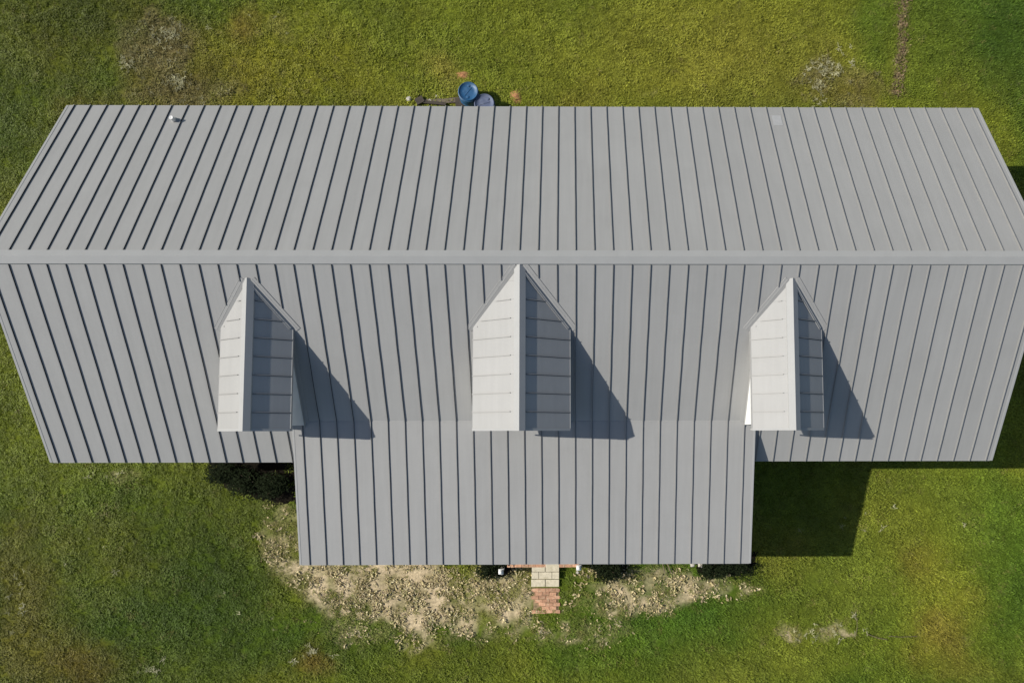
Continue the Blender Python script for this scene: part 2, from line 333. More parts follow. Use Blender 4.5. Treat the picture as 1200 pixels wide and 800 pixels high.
# ridge cap: two folded wings with hemmed edges
w = .15
cap = MB()
CAPP = [(0, .036), (-w, .036-w*S+.006), (-w-.003, .006-w*S), (-w+.006, .006-w*S), (-.0, .014), (w-.006, .006-w*S), (w+.003, .006-w*S), (w, .036-w*S+.006)]
cap.extr((XL-.005, 0, ZR), (XR+.005, 0, ZR), (0, 1, 0), (0, 0, 1), CAPP); cap.build('ridge_cap', M_trim, roof)
def bar(a, b, uw, name='trim', par=None, m=None, prof=None, U=None, N=(0, 0, 1)):
    return MB().extr(a, b, U, N, prof).build(name, m, par)
for sgn in (1, -1):
    n = Vector((0, sgn*S, 1)).normalized()
    for X, d in ((XL, 1), (XR, -1)):
        bar((X, 0, ZR), (X, sgn*(RUN+.004), ZE), 0, 'rake_trim', roof, M_trim, [(0, -.16), (0, .002), (d*.004, .004), (d*.056, .004), (d*.058, .001), (d*.01, .001), (d*.01, -.16)], (1, 0, 0), n)
    # eave drip edge and fascia board
    drip = MB()
    segs = [(XL, XR)] if sgn == 1 else [(XL, PL-.003), (PR+.003, XR)]
    for a, b in segs: drip.extr((a+.06, sgn*RUN, ZE), (b-.06, sgn*RUN, ZE), (0, sgn, 0), (0, 0, 1), [(-.03, .0045), (.012, -.004), (.016, -.06), (.010, -.06), (.004, -.02), (-.03, -.008)])
    drip.build('drip_edge', M_trim, roof)
    fb = MB()
    for a, b in segs: fb.box((a+.05, sgn*RUN-(.03 if sgn > 0 else -.005), ZE-.2), (b-.05, sgn*RUN+(-.005 if sgn > 0 else .03), ZE-.035))
    fb.build('fascia', M_white, roof)
n = Vector((0, -SP, 1)).normalized()
for X, d in ((PL, 1), (PR, -1)):
    bar((X, BRK-.02, zp(BRK-.02)), (X, PFY-.004, PFZ), 0, 'rake_trim', proof, M_trim, [(0, -.14), (0, .002), (d*.004, .004), (d*.046, .004), (d*.048, .001), (d*.01, .001), (d*.01, -.14)], (1, 0, 0), n)
    # triangular cheek that closes the gap between porch roof and main roof
    x0 = X+(.012 if d > 0 else -.03)
    MB().poly_prism([(x0, BRK, ZB-.03), (x0, -RUN, zp(-RUN)-.05), (x0, -RUN, ZE-.18), (x0, BRK-.3, zm(BRK-.3)-.12)], (.02, 0, 0)).build('porch_cheek', M_white, proof)
MB().extr((PL+.05, PFY, PFZ), (PR-.05, PFY, PFZ), (0, -1, 0), (0, 0, 1), [(-.03, .0045), (.012, -.004), (.016, -.06), (.010, -.06), (.004, -.02), (-.03, -.008)]).build('drip_edge', M_trim, proof)
MB().box((PL+.03, PFY+.006, PFZ-.2), (PR-.03, PFY+.035, PFZ-.035)).build('fascia', M_white, proof)
MB().box((PL+.03, BRK-.018, ZB-.02), (PR-.03, BRK+.03, ZB+.003)).build('flashing', M_roof, proof)

# vent pipe and patched spot on the rear slope
def on_rear(u, v):
    z = 4.
    for _ in range(20): q_ = at(u, v, z); z = zm(q_.y)
    return q_
P = on_rear(205, 141.5)
v = MB().lathe([(.05, -.1), (.05, .17), (.046, .175), (.03, .174), (.01, .17)], 16).build('vent_pipe', M_pipe, roof, P, smooth=False); v['label'] = 'short white plastic vent pipe poking through the rear slope'
MB().lathe([(.09, -.05), (.085, .01), (.06, .03), (.053, .05), (.045, .05)], 20).build('pipe_boot', M_roof, v)
P = on_rear(911, 141)
nn = Vector((0, S, 1)).normalized()
MB().extr((P.x-.12, P.y+.16, zm(P.y+.16)+.002), (P.x-.12, P.y-.18, zm(P.y-.18)+.002), (1, 0, 0), nn, [(0, 0), (0, .003), (.23, .003), (.23, 0)]).build('repair_patch', mat('patch_metal', (.34, .34, .335), .5, namt=.05, nscale=7), roof)['label'] = 'faint paler square patch near the rear eave'

# dormers
for X, Wd, Z, E, which in DORM:
    sd = (Z-E)/Wd; wl = Wd-.105; yb = -(ZR-Z)/S; ye = -(ZR-E)/S; FW = FY+.14      # wall face
    zr_ = lambda x: Z-sd*abs(x)                                  # dormer roof height at offset x
    hw = lambda y: min(Wd, max(.0, (Z-zm(y))/sd))
    body = MB()
    zt = Z-.06
    # cheeks, each a wedge standing on the main roof
    for s in (1, -1):
        xa = s*wl; ztop = zr_(wl)-.05; ybk = -(ZR-ztop)/S
        body.poly_prism([(xa, FW, zm(FW)-.06), (xa, FW, ztop), (xa, ybk+.05, ztop), (xa, ybk, zm(ybk)-.06)], (-s*.1, 0, 0))
    # gable front, in pieces round the window opening
    ow, ob, ot = wl-.27, zm(FW)+.32, E-.02
    lo = zm(FW)-.08
    body.poly_prism([(-wl+.1, FW, lo), (-ow, FW, lo), (-ow, FW, zr_(ow)-.05), (-wl+.1, FW, zr_(wl-.1)-.05)], (0, .1, 0))
    body.poly_prism([(wl-.1, FW, lo), (ow, FW, lo), (ow, FW, zr_(ow)-.05), (wl-.1, FW, zr_(wl-.1)-.05)], (0, .1, 0))
    body.poly_prism([(-ow, FW, lo), (ow, FW, lo), (ow, FW, ob), (-ow, FW, ob)], (0, .1, 0))
    body.poly_prism([(-ow, FW, ot), (ow, FW, ot), (ow, FW, zr_(ow)-.05), (0, FW, Z-.05), (-ow, FW, zr_(ow)-.05)], (0, .1, 0))
    D = body.build('dormer', M_wall, house, (X, 0, 0))
    D['label'] = {'left': 'left gabled dormer with its shaded right cheek showing', 'middle': 'wide middle gabled dormer reaching up to the ridge', 'right': 'right gabled dormer with a sunlit sliver of its left cheek'}[which]
    # window
    fr = MB(); y0 = FW-.02
    fr.box((-ow, y0, ob), (-ow+.05, y0+.1, ot)); fr.box((ow-.05, y0, ob), (ow, y0+.1, ot)); fr.box((-ow+.05, y0, ob), (ow-.05, y0+.1, ob+.05)); fr.box((-ow+.05, y0, ot-.05), (ow-.05, y0+.1, ot)); fr.box((-ow+.05, y0+.02, (ob+ot)/2-.02), (ow-.05, y0+.08, (ob+ot)/2+.02))
    fr.build('window_frame', M_white, D)
    MB().box((-ow+.04, FW+.04, ob+.04), (ow-.04, FW+.05, ot-.04)).build('pane', M_glass, D)
    # base flashing along the cheeks
    for s in (1, -1):
        ybk = -(ZR-(zr_(wl)-.05))/S; nrm = Vector((0, -S, 1)).normalized()
        MB().extr((s*(wl+.001), FW-.02, zm(FW-.02)+.002), (s*(wl+.001), ybk, zm(ybk)+.002), (s, 0, 0), nrm, [(0, -.02), (0, .07), (.006, .07), (.010, .012), (.10, .008), (.10, -.02)]).build('flashing', M_roof, D)
    # roof deck and panels of both slopes
    rows = []; y = FY
    while y < yb-.12: rows.append((y, min(y+p, yb-.0))); y += p
    for s in (1, -1):
        U = Vector((s*1, 0, -sd)).normalized(); N = Vector((s*sd, 0, 1)).normalized()
        def poly(y0, y1, inset=0):
            ys = sorted({y0, y1} | ({ye} if y0 < ye < y1 else set()))
            pts = [(s*.02, y0, zr_(.02)), (s*.02, y1, zr_(.02))]
            if y1 >= yb-.02: pts = [(s*.02, y0, zr_(.02)), (s*.02, yb-.01, zr_(.02))]
            for yy in reversed(ys):
                h = hw(yy)-inset
                if h > .03: pts.append((s*h, yy, zr_(h)))
            return [Vector(t) for t in pts]
        deck = poly(FY+.02, yb, .02)
        MB().poly_prism([q_-Vector((0, 0, .025)) for q_ in deck], (0, 0, -.06)).build('roof_deck', M_soffit, D)
        for i, (a, b) in enumerate(rows):
            pp = poly(a+.001, b-.001)
            if len(pp) >= 3: MB().poly_prism(pp, -N*.018).build('roof_panel', M_roof, D)
            if i > 0:
                h = hw(a)
                if a > ye-.05: h -= .10
                else: h += .004
                if h > .2: xi_ = .20 if s < 0 else .135; mb = MB().extr((s*xi_, a, zr_(xi_)), (s*h, a, zr_(h)), (0, 1, 0), N, [(-.005, -.005), (-.005, .016), (-.009, .018), (-.009, .024), (.009, .024), (.009, .018), (.005, .016), (.005, -.005)]); nf = len(mb.f); s < 0 or mb.extr((s*xi_, a, zr_(xi_)), (s*h, a, zr_(h)), (0, -1, 0), N, [(.0045, .001), (.0045, .015), (.007, .014), (.016, .001)]); obj('standing_seam', two(mb.mesh('standing_seam', [M_seam, M_seamshade]), nf), D)  # dark strip paints in seam shade, only on the slope facing off the sun
        # eave drip
        MB().extr((s*Wd, FY, E), (s*Wd, ye-.03, E), (s, 0, 0), (0, 0, 1), [(-.03, .006), (.010, .001), (.012, -.07), (.006, -.07), (.0, -.02), (-.03, -.01)]).build('drip_edge', M_roof, D)
        # rake trim on the gable end, then the white rake board below it
        MB().extr((0, FY, Z), (s*Wd, FY, E), (0, 1, 0), N, [(-.006, -.03), (-.006, .010), (.05, .014), (.05, .0), (.0, .0), (.0, -.03)]).build('rake_trim', M_trim, D)
        MB().extr((s*.001, FY+.002, Z-.03), (s*Wd, FY+.002, E-.03), (0, 1, 0), (0, 0, 1), [(0, -.12), (0, -.004), (.03, -.004), (.03, -.12)]).build('rake_board', M_white, D)
        # valley flashing lying in the main roof, a shallow fold beside the dormer
        A = Vector((0, yb+.05, zm(yb+.05))); Bv = Vector((s*Wd, ye, zm(ye))); e = (Bv-A).normalized(); nm = Vector((0, -S, 1)).normalized()
        side = e.cross(nm)*(-s)
        if side.x*s < 0: side = -side
        A2 = A+e*.10; B2 = Bv+e*.12
        MB().extr(A2+nm*.004, B2+nm*.004, side, nm, [(-.03, -.006), (-.03, .004), (.045, .007), (.05, .011), (.055, .007), (.11, .005), (.115, .009), (.12, .0), (.12, -.012)]).build('valley_flashing', M_roof, D)
        ud = U*-1; sd2 = e.cross(N)
        if sd2.x*s > 0: sd2 = -sd2
        if s > 0: MB().extr(A+e*.25+N*.002, Bv+N*.002, sd2, N, [(-.002, -.004), (-.002, .006), (.05, .012), (.055, .018), (.06, .012), (.10, .010), (.10, -.004)]).build('valley_trim', M_roof, D)
    # ridge cap along the dormer
    cw = .125
    MB().extr((0, FY-.008, Z), (0, yb+.02, Z), (1, 0, 0), (0, 0, 1), [(0, .040), (-cw, .040-cw*sd), (-cw-.003, .008-cw*sd), (-cw+.006, .008-cw*sd), (0, .012), (cw-.006, .008-cw*sd), (cw+.003, .008-cw*sd), (cw, .040-cw*sd)]).build('ridge_cap', M_trim, D)

# walls, openings, porch
wx0, wx1, wy0, wy1 = XL+.35, XR-.35, -RUN+.45, RUN-.45; FL = .32; TW = ZE+.45*S-.16
MB().box((wx0-.03, wy0-.03, -.05), (wx1+.03, wy1+.03, FL)).build('foundation', M_conc, house)
wb = MB(); t = .15
def wall_with_openings(y, ops, sgn):
    xs = wx0
    for a, b, lo_, hi in sorted(ops):
        wb.box((xs, y, FL), (a, y+sgn*t, TW)); wb.box((a, y, FL), (b, y+sgn*t, lo_)) if lo_ > FL+.01 else None; wb.box((a, y, hi), (b, y+sgn*t, TW)); xs = b
    wb.box((xs, y, FL), (wx1, y+sgn*t, TW))
win = [(x-.45, x+.45, 1.15, 2.55) for x in (-9.3, -6.9, -3.2, 3.2, 6.9, 9.3)]
ops_f = win+[(-.5, .5, FL, 2.45)]; ops_r = [(x-.45, x+.45, 1.15, 2.55) for x in (-9, -6, -1.8, 1.8, 6, 9)]
wall_with_openings(wy0, ops_f, 1); wall_with_openings(wy1, ops_r, -1)
for x in (wx0, wx1-t):
    wb.poly_prism([(x, wy0+t, FL), (x, wy1-t, FL), (x, wy1-t, TW), (x, 0, ZR-.17), (x, wy0+t, TW)], (t, 0, 0))
wb.build('wall', M_wall, house)
for ops, y, s in ((win, wy0, 1), (ops_r, wy1, -1)):
    for a, b, lo_, hi in ops:
        f = MB(); yy = sorted((y-s*.02, y+s*.08))
        f.box((a, yy[0], lo_), (a+.06, yy[1], hi)); f.box((b-.06, yy[0], lo_), (b, yy[1], hi)); f.box((a+.06, yy[0], lo_), (b-.06, yy[1], lo_+.06)); f.box((a+.06, yy[0], hi-.06), (b-.06, yy[1], hi))
        f.box((a+.06, yy[0]+.02, (lo_+hi)/2-.02), (b-.06, yy[1]-.02, (lo_+hi)/2+.02))
        f = f.build('window', M_white, house); g = sorted((y+s*.05, y+s*.06)); MB().box((a+.05, g[0], lo_+.05), (b-.05, g[1], hi-.05)).build('pane', M_glass, f)
d = MB().box((-.48, wy0+.04, FL+.01), (.48, wy0+.09, 2.43)).build('door', mat('door_paint', (.10, .12, .14), .5), house)
MB().tube((.38, wy0+.04, 1.3), (.38, wy0-.03, 1.3), .025, .025, 10).build('handle', M_dark, d)
PD = -6.62
MB().box((PL+.3, PD, -.05), (PR-.3, wy0-.034, .30)).build('porch_floor', M_deck, house)
for i in range(6):
    x = PL+.5+(PR-PL-1.)*i/5
    if abs(x) < .7: continue
    c = MB().box((x-.08, PD+.1, .30), (x+.08, PD+.26, PFZ-.14)).build('porch_post', M_white, house)
    MB().box((x-.11, PD+.07, .302), (x+.11, PD+.29, .45)).build('post_base', M_white, c)
MB().box((PL+.15, PD+.12, PFZ-.25), (PR-.15, PD+.24, PFZ-.135)).build('porch_beam', M_white, house)

# ---------------------------------------------------------------- steps and brick path at the porch front
def slab(pts, z0, z1):
    return [(x, y, z1) for x, y in pts], (0, 0, z0-z1)
bw = .195
# brick landing edge just outside the porch
lan = tag(empty('brick_landing', at(640, 658)), 'low row of red bricks along the porch edge behind the pale step', 'brick edging')
a = at(594, 655, .16); b = at(680, 664, .16)
lan.location = (a.x, b.y, 0)
MB().box((0.01, .01, -.05), (b.x-a.x-.01, a.y-b.y+.1, .13)).build('mortar_bed', M_conc, lan)
bm_ = MB().box((0, 0, 0), (bw, .09, .05)).mesh('brick', M_brick); nb = int((b.x-a.x)/(bw+.01))
for j in range(3):
    for i in range(nb):
        o = obj('brick', bm_, lan, (i*(bw+.01)+.01+rnd.uniform(-.003, .003), j*.1+rnd.uniform(-.002, .002), .125+rnd.uniform(0, .006)), rnd.uniform(-.02, .02))
stp = tag(empty('concrete_step', at(639, 675)), 'pale weathered block step in front of the porch eave', 'step')
stp.location = (at(639, 675).x, at(639, 675).y, 0)
ox, oy = stp.location.x, stp.location.y
for (u0, u1, v0, v1, zt) in ((623.3, 638.6, 653, 669.5, .17), (639.3, 655, 653, 669.5, .18), (623, 631, 670, 678, .15), (631.5, 646.5, 670, 678, .155), (647, 655, 670, 678, .15), (622.5, 638.6, 678.7, 687, .07), (639.4, 655, 678.7, 687, .075)):
    A = at(u0, v1, zt); Bq = at(u1, v0, zt)
    MB().box((A.x-ox, A.y-oy, -.05), (Bq.x-ox, Bq.y-oy, zt)).build('block', M_conc, stp)
path = tag(empty('brick_path'), 'short worn path of red bricks leading from the step into the lawn', kind='structure')
A = at(623, 718); Bq = at(655.5, 688); path.location = (A.x, A.y, 0)
MB().box((.05, .05, -.05), (Bq.x-A.x-.02, Bq.y-A.y, .012)).build('sand_bed', M_sand, path)
bm2 = MB().box((0, 0, 0), (bw, .092, .05)).mesh('brick', M_brick); rows_ = int((Bq.y-A.y)/.1)
for j in range(rows_):
    off = .1 if j % 2 else 0
    for i in range(-1, 5):
        x = i*(bw+.008)+off
        if x < -.02 or x+bw > Bq.x-A.x+.03: 
            continue
        if j < 2 and i < 1 and rnd.random() < .8: continue
        if j < 4 and i < 1 and rnd.random() < .6: continue
        obj('brick', bm2, path, (x+rnd.uniform(-.006, .006), j*.1+rnd.uniform(-.004, .004), -.018+rnd.uniform(0, .012)), rnd.uniform(-.05, .05))

# short white posts beside the steps
def white_post(u, v, h, r, label):
    P = at(u, v); t_ = tag(empty('garden_post', P), label, 'post')
    MB().box((-r, -r, -.05), (r, r, h-.09)).build('post', M_white, t_)
    MB().extr((0, 0, h-.09), (0, 0, h-.05), (1, 0, 0), (0, 1, 0), [(-r-.025, -r-.025), (r+.025, -r-.025), (r+.025, r+.025), (-r-.025, r+.025)]).build('cap', M_white, t_)
    MB().lathe([(.06, h-.05), (.065, h+.01), (.02, h+.05)], 14).build('finial', M_white, t_)
white_post(589.5, 664.5, .68, .045, 'short white post left of the pale step, throwing a long shadow over it')
white_post(678, 662, .42, .045, 'short white post right of the pale step')

# ---------------------------------------------------------------- barrels behind the house
def barrel(loc, m, label, tilt=0, h=.88, lid=True):
    t_ = tag(empty('barrel', loc), label, 'barrel', 'plastic barrels behind the house')
    r = .285
    prof = [(r*.93, 0), (r*.97, .03), (r, .10), (r, h*.30), (r+.012, h*.33), (r, h*.36), (r, h*.64), (r+.012, h*.67), (r, h*.70), (r, h-.08), (r*.97, h-.03), (r*.985, h), (r*.95, h+.004), (r*.93, h-.018), (r*.5, h-.022), (.01, h-.02)]
    MB().lathe(prof, 40).build('body', m, t_, smooth=True)
    MB().lathe([(r+.004, h-.07), (r+.014, h-.065), (r+.014, h-.035), (r+.004, h-.03)], 40).build('rim_band', m, t_)
    for a_ in (.6, .6+math.pi): MB().lathe([(.038, h-.03), (.038, h-.004), (.02, h), (.005, h)], 14, (.17*math.cos(a_), .17*math.sin(a_))).build('bung', m, t_)
    ridge = MB(); ridge.box((-.16, -.01, h-.03), (.16, .01, h-.012)); ridge.build('lid_rib', m, t_)
    return t_
P = at(548.5, 107, .54); barrel((P.x, P.y, 0), M_blue, 'bright blue plastic barrel standing clear of the rear eave', h=.54).rotation_euler.z = .9
P = at(567.5, 121, .48); barrel((P.x, P.y, 0), M_fade, 'faded grey-blue barrel half under the rear eave', h=.48).rotation_euler.z = .3

# boards and rubble beside the barrels
def board(u, v, z, L, wd, th, rz, m, label, cat='board'):
    P = at(u, v, z); o = MB().box((-L/2, -wd/2, 0), (L/2, wd/2, th)).build('board', m, None, (P.x, P.y, z), rz)
    return tag(o, label, cat, 'old boards lying by the rear wall')
board(514, 119, .02, 1.15, .13, .035, .03, M_wood, 'weathered brown board lying along the rear eave left of the barrels')
board(492, 118.5, .06, .24, .20, .06, .5, M_darkwood, 'short dark board at the left end of the scrap pile')
board(508, 121, .06, .75, .09, .04, -.10, M_darkwood, 'narrow dark board against the eave left of the barrels')
board(541, 121.5, .03, .34, .26, .12, .05, M_darkwood, 'thick dark board tucked in front of the blue barrel')
board(529, 116.8, .03, .5, .07, .03, .12, M_wood, 'narrow brown plank beside the blue barrel')
def rock(u, v, r, m, label, group, squash=.6, seed=0):
    rr = random.Random(seed); bm = bmesh.new(); bmesh.ops.create_icosphere(bm, subdivisions=2, radius=r)
    for vv in bm.verts:
        k = 1+rr.uniform(-.16, .16); vv.co *= k; vv.co.z *= squash
    me = bpy.data.meshes.new('stone'); bm.to_mesh(me); bm.free(); me.materials.append(m); P = at(u, v)
    return tag(obj('stone', me, None, (P.x, P.y, r*squash*.4), rr.uniform(0, 3)), label, 'stone', group)
rock(479, 116.5, .085, M_stone, 'pale stone at the far left of the scrap by the rear eave', 'pale stones', seed=1)
rock(504, 119, .07, M_stone, 'pale stone between the dark boards by the rear eave', 'pale stones', seed=2)
rock(512, 113.5, .05, M_stone, 'small pale stone just above the brown board', 'pale stones', seed=3)
rock(811, 660.5, .085, M_stone, 'white stone left of the right-hand shrub below the porch eave', 'pale stones', seed=4)
rock(821, 661.5, .085, M_stone, 'white stone touching the left side of the right-hand shrub', 'pale stones', seed=5)
rock(588, 671, .06, M_stone, 'small white stone at the foot of the left white post', 'pale stones', seed=6)
rock(677, 670, .055, M_stone, 'small pale stone at the foot of the right white post', 'pale stones', seed=7)
# orange dirt mounds
M_mound = mat('orange_dirt', (.34, .17, .08), .95, 0, .1, nscale=18, namt=.35, bump=.8, bscale=45)
def mound(u, v, rx, ry, label, seed):
    P = at(u, v); n = 34; m_ = 9; vs_ = [(0, 0, .07)]; fs_ = []
    rr = np.random.RandomState(seed); jit = 1+.25*np.array([vnoise(math.cos(i*6.28318/n)*2+5, math.sin(i*6.28318/n)*2+5, .8, seed) - .5 for i in range(n)]).ravel()*1.6
    for k in range(1, m_+1):
        t_ = k/m_
        for i in range(n):
            a_ = i*6.28318/n; vs_.append((rx*t_*jit[i]*math.cos(a_), ry*t_*jit[i]*math.sin(a_), .07*(1-t_**1.5)-.012*(k == m_)+rr.uniform(-.008, .008)*(k < m_)))
    for i in range(n): fs_.append((0, 1+i, 1+(i+1) % n))
    for k in range(m_-1):
        for i in range(n): fs_.append((1+k*n+i, 1+(k+1)*n+i, 1+(k+1)*n+(i+1) % n, 1+k*n+(i+1) % n))
    return tag(obj('dirt_mound', mesh('dirt_mound', vs_, fs_, M_mound, smooth=True), None, (P.x, P.y, 0)), label, 'dirt mound', 'orange dirt mounds')
mound(543, 89, .26, .15, 'small orange dirt mound on the lawn above the blue barrel', 3)
mound(605, 114, .20, .24, 'small orange dirt mound at the rear eave right of the barrels', 8)

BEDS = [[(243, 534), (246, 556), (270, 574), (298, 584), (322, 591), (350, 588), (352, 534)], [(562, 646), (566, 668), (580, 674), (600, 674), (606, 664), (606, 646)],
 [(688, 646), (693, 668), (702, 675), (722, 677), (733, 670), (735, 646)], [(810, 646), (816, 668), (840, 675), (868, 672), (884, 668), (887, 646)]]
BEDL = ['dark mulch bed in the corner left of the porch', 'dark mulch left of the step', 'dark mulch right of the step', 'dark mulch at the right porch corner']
# ---------------------------------------------------------------- scattering
def points_object(name, P, tint, rot, scl, coll, mats=None):
    me = bpy.data.meshes.new(name); me.vertices.add(len(P)); me.vertices.foreach_set('co', np.asarray(P, np.float32).ravel())
    a = me.attributes.new('tint', 'FLOAT_COLOR', 'POINT'); a.data.foreach_set('color', np.concatenate([tint, np.ones((len(P), 1))], 1).astype(np.float32).ravel())
    a = me.attributes.new('rot', 'FLOAT_VECTOR', 'POINT'); a.data.foreach_set('vector', np.asarray(rot, np.float32).ravel())
    a = me.attributes.new('scl', 'FLOAT', 'POINT'); a.data.foreach_set('value', np.asarray(scl, np.float32))
    me.update(); o = obj(name, me)
    ng = bpy.data.node_groups.new(name+'_scatter', 'GeometryNodeTree')
    ng.interface.new_socket('Geometry', in_out='INPUT', socket_type='NodeSocketGeometry'); ng.interface.new_socket('Geometry', in_out='OUTPUT', socket_type='NodeSocketGeometry')
    n = ng.nodes; L = ng.links.new; gi = n.new('NodeGroupInput'); go = n.new('NodeGroupOutput')
    ip = n.new('GeometryNodeInstanceOnPoints'); ci = n.new('GeometryNodeCollectionInfo'); ci.inputs['Collection'].default_value = coll
    ci.inputs['Separate Children'].default_value = True; ci.inputs['Reset Children'].default_value = True
    r = n.new('GeometryNodeInputNamedAttribute'); r.data_type = 'FLOAT_VECTOR'; r.inputs['Name'].default_value = 'rot'
    s = n.new('GeometryNodeInputNamedAttribute'); s.data_type = 'FLOAT'; s.inputs['Name'].default_value = 'scl'
    e = n.new('FunctionNodeEulerToRotation'); L(r.outputs['Attribute'], e.inputs[0])
    L(gi.outputs[0], ip.inputs['Points']); L(ci.outputs[0], ip.inputs['Instance']); ip.inputs['Pick Instance'].default_value = True
    L(e.outputs[0], ip.inputs['Rotation']); L(s.outputs['Attribute'], ip.inputs['Scale']); L(ip.outputs[0], go.inputs[0])
    md = o.modifiers.new('scatter', 'NODES'); md.node_group = ng
    return o
def collection_of(name, meshes):
    c = bpy.data.collections.new(name)
    for m in meshes: c.objects.link(bpy.data.objects.new(name, m))
    return c
def with_shade(me, vals):
    a = me.attributes.new('blade_shade', 'FLOAT', 'POINT'); a.data.foreach_set('value', np.asarray(vals, np.float32)); return me
M_blade = attr_mat('grass_blade', 'INSTANCER', .6, .25, 3, .12, blade='blade_shade')
def tuft(seed, nb=32, R=.10, H=.05):
    r = random.Random(seed); V = []; Fs = []; sh = []
    for i in range(nb):
        a = r.uniform(0, 6.283); d = R*math.sqrt(r.random()); bx, by = d*math.cos(a), d*math.sin(a)
        la = r.uniform(0, 6.283); lean = r.uniform(.3, 1.5); h = H*r.uniform(.5, 1.15); wd = r.uniform(.004, .009)
        px, py = -math.sin(la)*wd, math.cos(la)*wd; ex, ey = math.cos(la)*h*lean, math.sin(la)*h*lean
        b0 = len(V); V += [(bx-px, by-py, -.01), (bx+px, by+py, -.01), (bx+ex*.45+px*.8, by+ey*.45+py*.8, h*.7), (bx+ex*.45-px*.8, by+ey*.45-py*.8, h*.7), (bx+ex, by+ey, h*.8)]
        Fs += [(b0, b0+1, b0+2, b0+3), (b0+3, b0+2, b0+4)]; s = r.uniform(.75, 1.22)*(1.35 if r.random() < .05 else 1); sh += [s]*5
    return with_shade(mesh('tuft', V, Fs, M_blade), sh)
tufts = collection_of('grass_tuft', [tuft(i) for i in range(8)])
rs = np.random.RandomState(5)
N = 130000
gxp = rs.uniform(-18.5, 19.5, N); gyp = rs.uniform(-14.5, 12.5, N)
inside = (gxp > wx0-.05) & (gxp < wx1+.05) & (gyp > wy0-.05) & (gyp < wy1+.05)
inside |= (gxp > PL+.25) & (gxp < PR-.25) & (gyp > PD) & (gyp < wy0)
pa = at(622, 719); pb = at(656, 650); inside |= (gxp > pa.x+.03) & (gxp < pb.x) & (gyp > pa.y+.12) & (gyp < pb.y)
la_ = at(594, 655, .16); lb_ = at(680, 664, .16); inside |= (gxp > la_.x) & (gxp < lb_.x) & (gyp > lb_.y-.03) & (gyp < la_.y+.3)
for bp in BEDS:
    q2 = [at(*t_) for t_ in bp]; c_ = np.zeros(N, bool)
    for i in range(len(q2)):
        a_, b_ = q2[i], q2[i-1]
        if a_.y != b_.y: c_ ^= ((a_.y > gyp) != (b_.y > gyp)) & (gxp < (b_.x-a_.x)*(gyp-a_.y)/(b_.y-a_.y)+a_.x)
    inside |= c_ & (rs.rand(N) < .95)
reg = regions(gxp, gyp); tr = track(gxp, gyp); wd_ = weeds(gxp, gyp)
patchn = fbm(gxp, gyp, .45, 131, 3)
keep = ~inside & (rs.rand(N) > np.clip(reg*.82+(patchn-.5)*2.8*(reg > .05), 0, .95)) & (rs.rand(N) > tr*.72) & (rs.rand(N) > wd_*.45)
gxp, gyp = gxp[keep], gyp[keep]; n_ = len(gxp)
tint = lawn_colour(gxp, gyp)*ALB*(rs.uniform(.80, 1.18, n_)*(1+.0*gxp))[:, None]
wz = np.clip(wd_[keep]*1.15, 0, .95)[:, None]*(rs.rand(n_) < .9)[:, None]; tint = tint*(1-wz)+np.array([(.27, .225, .08), (.20, .17, .06), (.12, .11, .035), (.38, .35, .18)])[rs.choice(4, n_, p=[.4, .3, .2, .1])]*wz
rz_ = np.clip(reg[keep]*.8, 0, .5)[:, None]*(rs.rand(n_) < .7)[:, None]; tint = tint*(1-rz_)+np.array((.42, .36, .14))*rz_
straw = (rs.rand(n_) < .02+.25*reg[keep])[:, None]; tint = np.where(straw, tint*.45+np.array((.20, .16, .055))*.6, tint)
gz = (fbm(gxp, gyp, 1.6, 12)-.5)*.03
clump = .65+.9*fbm(gxp, gyp, .5, 64, 2)
scl = rs.uniform(.65, 1.2, n_)*clump*(1-.35*reg[keep])
lawn = points_object('lawn_grass', np.stack([gxp, gyp, gz], -1), tint, np.stack([rs.normal(0, .12, n_), rs.normal(0, .12, n_), rs.uniform(0, 6.28, n_)], -1), scl, tufts)
tag(lawn, 'mottled green and olive mown grass all round the house', 'grass', kind='stuff')

# dead leaves and dry clippings on the bare soil
M_leaf = attr_mat('dry_leaf', 'INSTANCER', .8, .2, 30, .2, blade='blade_shade')
def leafm(seed):
    r = random.Random(seed); V = []; Fs = []; sh = []
    for i in range(r.randint(2, 4)):
        L_, w_ = r.uniform(.035, .08), r.uniform(.014, .035); a = r.uniform(0, 6.28); cx, cy = r.uniform(-.05, .05), r.uniform(-.05, .05); cz = r.uniform(.004, .014)
        bend = r.uniform(-.5, .5); b0 = len(V); n = 6
        for k in range(n+1):
            t_ = k/n; x = (t_-.5)*L_; hw_ = w_*math.sin(math.pi*min(.97, max(.05, t_)))**.8*.5; y = bend*x*x/L_*2
            zz = cz+.009*math.sin(t_*3+seed)+.006*abs(t_-.5)
            for s_ in (-1, 0, 1): V.append((cx+x*math.cos(a)-(y+s_*hw_)*math.sin(a), cy+x*math.sin(a)+(y+s_*hw_)*math.cos(a), zz+(.008 if s_ else 0)))
        for k in range(n):
            for s_ in (0, 1): q0 = b0+k*3+s_; Fs.append((q0, q0+1, q0+4, q0+3))
        s = r.uniform(.75, 1.25); sh += [s]*((n+1)*3)
    return with_shade(mesh('leaf', V, Fs, M_leaf), sh)
leaves = collection_of('dry_leaf', [leafm(i) for i in range(9)])
N = 90000; lx = rs.uniform(at(290, 700).x, at(1030, 700).x, N); ly = rs.uniform(at(500, 765).y, at(500, 560).y, N)
ok = ~((lx > PL+.28) & (lx < PR-.28) & (ly > PD)) & ~((lx > pa.x+.05) & (lx < pb.x) & (ly > pa.y+.2) & (ly < pb.y) & (rs.rand(N) < .9))
r_ = regions(lx, ly); pn = fbm(lx, ly, .28, 213, 3)
